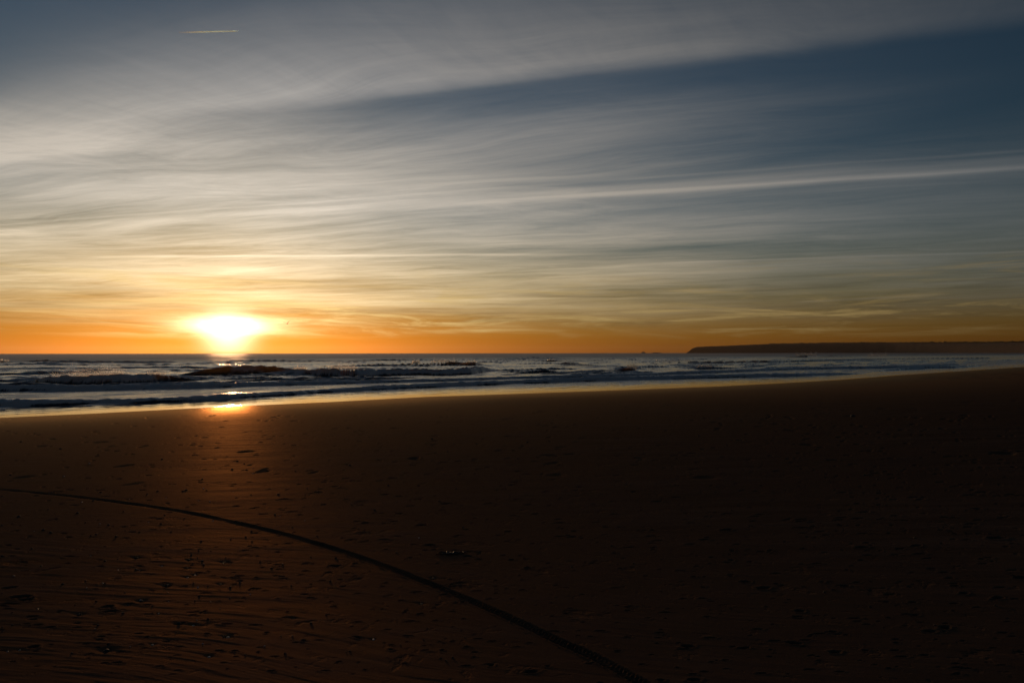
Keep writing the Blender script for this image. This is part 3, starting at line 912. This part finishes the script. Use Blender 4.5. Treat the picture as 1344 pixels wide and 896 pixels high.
b.inputs['Roughness'].default_value = 0.95
hl_.data.materials.append(m)
tag(hl_, 'long flat topped headland closing the horizon on the right', None, None, 'structure')

# wood on the plateau: leafy clumps, uneven skyline
TV, TF = [], []
ICO = [(0, 0, 1), (.894, 0, .447), (.276, .851, .447), (-.724, .526, .447), (-.724, -.526, .447), (.276, -.851, .447),
       (.724, .526, -.447), (-.276, .851, -.447), (-.894, 0, -.447), (-.276, -.851, -.447), (.724, -.526, -.447), (0, 0, -1)]
IF = [(0, 1, 2), (0, 2, 3), (0, 3, 4), (0, 4, 5), (0, 5, 1), (1, 6, 2), (2, 7, 3), (3, 8, 4), (4, 9, 5), (5, 10, 1),
      (2, 6, 7), (3, 7, 8), (4, 8, 9), (5, 9, 10), (1, 10, 6), (6, 11, 7), (7, 11, 8), (8, 11, 9), (9, 11, 10), (10, 11, 6)]
for k in range(5200):
    a = 1010 + 890 * rr.random()
    if noise(np.array([a * 0.06]), np.array([3.0]), 210)[0] < -0.25 and rr.random() < 0.7: continue
    i = int(np.clip(np.searchsorted(xs, a), 1, len(xs) - 1))
    v_ = 5 + rr.random() * 1.6; r0 = int(v_); f = v_ - r0; r0 = min(r0, 6)
    p = A[r0, i] * (1 - f) + A[r0 + 1, i] * f
    sz = rr.uniform(2.5, 6.0) * (1 + 0.5 * max(0, float(noise(np.array([a * 0.11]), np.array([8.0]), 211)[0])))
    i0 = len(TV)
    for q_ in ICO:
        TV.append(p + np.array(q_) * sz * rr.uniform(0.75, 1.2) + np.array([0, 0, sz * 0.5]))
    TF += [(i0 + x, i0 + y, i0 + z) for x, y, z in IF]
m, nt, b = new_mat('far_foliage'); b.inputs['Base Color'].default_value = (0.045, 0.06, 0.03, 1); b.inputs['Roughness'].default_value = 0.9
fo = py_mesh('far_wood', TV, TF, m, None, False)
tag(fo, 'dark scrub wood along the headland plateau', None, None, 'stuff')


# ------------------------------------------------------------------ far islets
def lump_mesh(name, loc, sx, sy, sz, seed, mat, sub=3, rough=0.25):
    bpy_m = bpy.data.meshes.new(name)
    import bmesh
    bm = bmesh.new()
    bmesh.ops.create_icosphere(bm, subdivisions=sub, radius=1.0)
    for v in bm.verts:
        c = v.co
        n_ = float(fbm(np.array([c.x * 1.3 + seed * 3.1 + c.z]), np.array([c.y * 1.3 + seed * 1.7 - c.z * 0.7]), 3, seed)[0])
        v.co = c * (1 + rough * n_)
        v.co = Vector((v.co.x * sx, v.co.y * sy, v.co.z * sz))
    bm.to_mesh(bpy_m); bm.free()
    bpy_m.polygons.foreach_set('use_smooth', [True] * len(bpy_m.polygons))
    bpy_m.materials.append(mat)
    o = bpy.data.objects.new(name, bpy_m); COL.objects.link(o); o.location = loc
    return o


rock_m, nt, b = new_mat('dark_rock')
geo = nt.nodes.new('ShaderNodeTexCoord')
nn = nnoise(nt, geo.outputs['Object'], 12.0, 5)
nt.links.new(mixc(nt, nn.ss(0.3, 0.7), (0.035, 0.028, 0.024), (0.08, 0.065, 0.055)), b.inputs['Base Color'])
b.inputs['Roughness'].default_value = 0.6
for (a, w, h, lab) in ((844.5, 5.5, 1.6, 'small humped rock islet on the horizon left of the headland'),
                       (862, 13, 0.8, 'low long rock islet on the horizon, nearest the headland tip')):
    dd = 7500; d = ray(a, HOR(a)); dn = np.array([d[0], d[1]]) / math.hypot(d[0], d[1])
    k = dd / F * 1.0
    o = lump_mesh('rock_islet', (dn[0] * dd, dn[1] * dd, SEA_Z), w * k / 2 * 1.05, w * k / 3, h * k * 1.15, int(a), rock_m)
    tag(o, lab, 'islet')

# ------------------------------------------------------------------ contrail (a real vapour trail at cruising height)
pa, pb = ray(235, 43.0) * 23000, ray(313, 41.0) * 23000
ax = Vector(pb - pa); ln = ax.length; ax.normalize()
e1 = ax.cross(Vector((0, 0, 1))).normalized(); e2 = ax.cross(e1)
V_, F_ = [], []
NS, NC = 90, 10
for i in range(NS + 1):
    u = i / NS
    rad = (21 * (1 - u) + 15 * u) * (1 + 0.25 * math.sin(i * 1.7) * (1 - u)) * min(1, (1 - u) * 12 + 0.15)
    c = Vector(pa) + ax * (ln * u)
    for k in range(NC):
        an = 2 * math.pi * k / NC
        V_.append(c + e1 * (math.cos(an) * rad) + e2 * (math.sin(an) * rad))
for i in range(NS):
    for k in range(NC):
        a_ = i * NC + k; b_ = i * NC + (k + 1) % NC
        F_.append((a_, b_, b_ + NC, a_ + NC))
m, nt, b = new_mat('vapour')
tc_ = nt.nodes.new('ShaderNodeTexCoord')
sp_ = nt.nodes.new('ShaderNodeSeparateXYZ'); nt.links.new(tc_.outputs['Generated'], sp_.inputs[0])
gx = N(nt, sp_.outputs[0])
df = nt.nodes.new('ShaderNodeBsdfDiffuse'); df.inputs[0].default_value = (0.85, 1.0, 1.0, 1)
tl = nt.nodes.new('ShaderNodeBsdfTranslucent'); tl.inputs[0].default_value = (0.85, 1.0, 1.0, 1)
ad = nt.nodes.new('ShaderNodeAddShader'); nt.links.new(df.outputs[0], ad.inputs[0]); nt.links.new(tl.outputs[0], ad.inputs[1])
tp = nt.nodes.new('ShaderNodeBsdfTransparent')
mx = nt.nodes.new('ShaderNodeMixShader')
nt.links.new((gx.ss(0.0, 0.5, 0.10, 0.95)).s, mx.inputs[0]); nt.links.new(tp.outputs[0], mx.inputs[1]); nt.links.new(ad.outputs[0], mx.inputs[2])
nt.links.new(mx.outputs[0], nt.nodes['Material Output'].inputs[0])
ct = py_mesh('contrail', V_, F_, m)
tag(ct, 'short pale aircraft vapour trail high in the upper left sky', 'contrail')

# ------------------------------------------------------------------ gull over the glare
bird_m, nt, b = new_mat('gull_plumage'); b.inputs['Base Color'].default_value = (0.05, 0.05, 0.05, 1); b.inputs['Roughness'].default_value = 0.8
bd = ray(377, 425) * 130 + np.array([0, 0, CAM_H])
bird = bpy.data.objects.new('gull', None); COL.objects.link(bird); bird.location = bd; bird.rotation_euler = (R(12), R(-14), R(35))
bird.empty_display_size = 0.2
tag(bird, 'small dark gull flying low to the right of the sun', 'bird')
V_, F_ = [], []
prof = [(-0.30, 0.012, 0.006), (-0.24, 0.045, 0.012), (-0.16, 0.035, 0.030), (-0.05, 0.055, 0.055), (0.06, 0.060, 0.060), (0.14, 0.045, 0.045),
        (0.19, 0.032, 0.034), (0.235, 0.030, 0.030), (0.265, 0.012, 0.012), (0.31, 0.004, 0.004)]
for (y, rx, rz) in prof:
    for k in range(10):
        an = 2 * math.pi * k / 10
        V_.append((rx * math.cos(an), y, rz * math.sin(an)))
for i in range(len(prof) - 1):
    for k in range(10):
        a_ = i * 10 + k; b_ = i * 10 + (k + 1) % 10
        F_.append((a_, b_, b_ + 10, a_ + 10))
F_.append(tuple(range(9, -1, -1))); F_.append(tuple((len(prof) - 1) * 10 + k for k in range(10)))
py_mesh('body', V_, F_, bird_m, bird)
for s_ in (-1, 1):
    V_, F_ = [], []
    st_ = [(0.03, 0.10, -0.08, 0.03), (0.18, 0.13, -0.06, 0.22), (0.34, 0.12, -0.04, 0.38), (0.50, 0.05, -0.06, 0.44), (0.66, -0.08, -0.13, 0.40)]
    for (x, yf, yb, z) in st_:
        for (yy, zz) in ((yf, z), ((yf + yb) / 2, z + 0.014), (yb, z - 0.004), ((yf + yb) / 2, z - 0.010)):
            V_.append((s_ * x, yy, zz))
    for i in range(len(st_) - 1):
        for k in range(4):
            a_ = i * 4 + k; b_ = i * 4 + (k + 1) % 4
            F_.append((a_, b_, b_ + 4, a_ + 4))
    F_.append((0, 1, 2, 3)); F_.append((16, 17, 18, 19))
    py_mesh('wing', V_, F_, bird_m, bird)

# ------------------------------------------------------------------ pebbles and shells
peb_m, nt, b = new_mat('dark_pebble')
tc_ = nt.nodes.new('ShaderNodeTexCoord')
nn = nnoise(nt, tc_.outputs['Object'], 60.0, 4)
nt.links.new(mixc(nt, nn.ss(0.3, 0.7), (0.020, 0.018, 0.017), (0.055, 0.045, 0.038)), b.inputs['Base Color'])
b.inputs['Roughness'].default_value = 0.8
shell_ms = []
for nm, c1, c2 in (('pale_shell', (0.75, 0.66, 0.55), (0.55, 0.42, 0.30)), ('orange_shell', (0.70, 0.38, 0.18), (0.45, 0.20, 0.10)), ('white_shell', (0.8, 0.8, 0.8), (0.6, 0.6, 0.62))):
    m, nt, b = new_mat(nm)
    tc_ = nt.nodes.new('ShaderNodeTexCoord')
    nn = nnoise(nt, tc_.outputs['Object'], 150.0, 3)
    nt.links.new(mixc(nt, nn.ss(0.3, 0.7), c1, c2), b.inputs['Base Color'])
    b.inputs['Roughness'].default_value = 0.42
    shell_ms.append(m)


def make_shell(name, sz, mat):
    """one valve of a cockle: ribbed dome with thickness and an umbo"""
    V_, F_ = [], []
    nr_, na = 8, 36
    for side in (1, 0):
        for i in range(nr_ + 1):
            u = i / nr_
            for k in range(na):
                an = 2 * math.pi * k / na
                rib = 1 + 0.035 * math.cos(k * math.pi) * u
                rx = sz * 0.5 * u * rib * (1 - 0.10 * math.cos(an)); ry = sz * 0.44 * u * rib
                z = sz * 0.30 * (1 - u * u) * (1 + 0.05 * math.cos(k * math.pi)) - (0 if side else sz * 0.04)
                V_.append((rx * math.cos(an) + sz * 0.10 * (1 - u), ry * math.sin(an), z))
    o0 = (nr_ + 1) * na
    for i in range(nr_):
        for k in range(na):
            a_ = i * na + k; b_ = i * na + (k + 1) % na
            F_.append((a_, a_ + na, b_ + na, b_)); F_.append((o0 + a_, o0 + b_, o0 + b_ + na, o0 + a_ + na))
    for k in range(na):
        a_ = nr_ * na + k; b_ = nr_ * na + (k + 1) % na
        F_.append((a_, a_ + o0, b_ + o0, b_))
    return py_mesh(name, V_, F_, mat)


rr2 = random.Random(21)
for i, (a, b_, cm, kind, lab) in enumerate(STONES):
    x, y, _ = sand_pt(a, b_); z = sand_z(x, y); sz = cm * 0.01
    if kind in ('pebble', 'rock'):
        o = lump_mesh('pebble' if kind == 'pebble' else 'rock', (x, y, z + sz * 0.10), sz * rr2.uniform(0.5, 0.65), sz * rr2.uniform(0.4, 0.5), sz * rr2.uniform(0.28, 0.4), 300 + i, peb_m, 3, 0.45)
        o.rotation_euler = (0, 0, rr2.uniform(0, 6.28))
        if lab: tag(o, lab, 'pebble' if kind == 'pebble' else 'rock')
        else: tag(o, 'small dark pebble half sunk in the brown sand among the wash streaks', 'pebble')
        if kind == 'pebble': o['group'] = 'dark pebbles scattered on the wet sand'
    else:
        mi = 1 if (lab and ('orange shell' in lab or 'reddish' in lab)) else (2 if (lab and 'white' in lab) else 0)
        o = make_shell('shell', sz, shell_ms[mi])
        o.location = (x, y, z + sz * 0.02)
        o.rotation_euler = (rr2.uniform(-0.35, 0.35), rr2.uniform(-0.35, 0.35), rr2.uniform(0, 6.28))
        tag(o, lab or 'tiny pale shell fragment lying on the left side of the sand', 'shell', 'shells scattered on the wet sand')

# the many small stone chips and shell bits of the strand, each its own
chips = []
for i in range(10):
    o = lump_mesh('pebble', (0, 0, -50), 0.5, 0.42, 0.30, 700 + i, peb_m, 2, 0.5); chips.append(o)
bits = [make_shell('shell', 1.0, shell_ms[k % 3]) for k in range(3)]
used_src = set()
for k in range(192):
    bitt = k >= 170
    src = (bits if bitt else chips)[rr2.randrange(3 if bitt else 10)]
    if src.name in used_src: o = src.copy(); COL.objects.link(o)
    else: o = src; used_src.add(src.name)
    if bitt: a, b_ = rr2.gauss(270, 130), rr2.uniform(590, 850)
    elif k < 90: a, b_ = rr2.gauss(240, 150), rr2.uniform(600, 860)
    else: a, b_ = rr2.uniform(0, 1340), 570 + 300 * rr2.random() ** 1.4
    a = min(max(a, 3), 1340)
    x, y, _ = sand_pt(a, b_); dist_ = math.hypot(x, y)
    s_ = dist_ / F * (rr2.uniform(1.6, 3.6) if not bitt else rr2.uniform(1.2, 2.4))
    s_ = max(s_, 0.007)
    o.location = (x, y, sand_z(x, y) + s_ * (0.06 if not bitt else 0.02)); o.scale = (s_, s_, s_ * rr2.uniform(0.8, 1.2))
    o.rotation_euler = (rr2.uniform(-.25, .25), rr2.uniform(-.25, .25), rr2.uniform(0, 6.28))
    if bitt: tag(o, 'tiny shell bit glinting on the open brown sand', 'shell', 'shells scattered on the wet sand')
    else: tag(o, 'tiny dark stone chip on the open brown sand', 'pebble', 'tiny stone chips strewn over the sand')
for s_o in chips + bits:
    if s_o.name not in used_src: bpy.data.objects.remove(s_o)

# a clump of seaweed right of the track
m, nt, b = new_mat('seaweed'); b.inputs['Base Color'].default_value = (0.018, 0.014, 0.008, 1); b.inputs['Roughness'].default_value = 0.45


def seaweed(cx_px, cy_px, wid, n_, seed, label):
    x0, y0, _ = sand_pt(cx_px, cy_px); rs = random.Random(seed)
    V_, F_ = [], []
    for k in range(n_):
        px0 = rs.gauss(0, wid * 0.35); py0 = rs.gauss(0, wid * 0.14); an = rs.uniform(-0.7, 0.7) + (math.pi if rs.random() < 0.5 else 0)
        L_ = rs.uniform(0.025, 0.06); w_ = rs.uniform(0.004, 0.010)
        ring = []
        for j in range(7):
            u = j / 6
            an += rs.uniform(-0.35, 0.35)
            px0 += math.cos(an) * L_ / 6; py0 += math.sin(an) * L_ / 6
            zz = 0.003 + 0.007 * math.sin(u * math.pi) * rs.random() + rs.random() * 0.003
            ww = w_ * (1 - 0.7 * u)
            nx, ny = -math.sin(an), math.cos(an)
            i0 = len(V_)
            V_ += [(px0 + nx * ww, py0 + ny * ww, zz), (px0, py0, zz + 0.004), (px0 - nx * ww, py0 - ny * ww, zz), (px0, py0, zz - 0.004)]
            if j:
                for c in range(4):
                    F_.append((i0 - 4 + c, i0 - 4 + (c + 1) % 4, i0 + (c + 1) % 4, i0 + c))
            if j == 0: F_.append((i0, i0 + 1, i0 + 2, i0 + 3))
            if j == 6: F_.append((i0 + 3, i0 + 2, i0 + 1, i0))
    o = py_mesh('seaweed_clump', V_, F_, m)
    o.location = (x0, y0, sand_z(x0, y0) - 0.001)
    tag(o, label, 'seaweed')


seaweed(590, 726, 0.13, 34, 4, 'ragged dark seaweed clump on the sand right of the tyre track')
seaweed(144, 795, 0.06, 14, 9, 'small dark strands standing in for a footprint left of the pair of pebbles')  # added strands stand in for the dark mark of a footprint

# ------------------------------------------------------------------ haze: the damp sea air
hx0, hz0, hz1 = 15200.0, -9.0, 140.0
HV = [(x, y, z) for z in (hz0, hz1) for x, y in ((-hx0, -hx0), (hx0, -hx0), (hx0, hx0), (-hx0, hx0))]
hz = py_mesh('haze', HV, [(0, 3, 2, 1), (4, 5, 6, 7), (0, 1, 5, 4), (1, 2, 6, 5), (2, 3, 7, 6), (3, 0, 4, 7)], None, None, False)
m = bpy.data.materials.new('sea_haze'); m.use_nodes = True; nt = m.node_tree
nt.nodes.remove(nt.nodes['Principled BSDF'])
pvn = nt.nodes.new('ShaderNodeVolumePrincipled')
pvn.inputs['Color'].default_value = (0.85, 0.68, 0.50, 1); pvn.inputs['Density'].default_value = 1.9e-5
pvn.inputs['Anisotropy'].default_value = 0.75
nt.links.new(pvn.outputs[0], nt.nodes['Material Output'].inputs['Volume'])
hz.data.materials.append(m)
tag(hz, 'thin salty haze over the sea and beach', None, None, 'stuff')

# ------------------------------------------------------------------ render settings
SC.render.engine = 'CYCLES'
SC.view_settings.view_transform = 'Standard'
SC.view_settings.look = 'None'
SC.view_settings.exposure = 0.0
SC.view_settings.gamma = 1.0
SC.cycles.use_denoising = True
SC.cycles.max_bounces = 6
SC.cycles.diffuse_bounces = 2
SC.cycles.glossy_bounces = 3
SC.cycles.volume_bounces = 0
SC.cycles.sample_clamp_indirect = 4
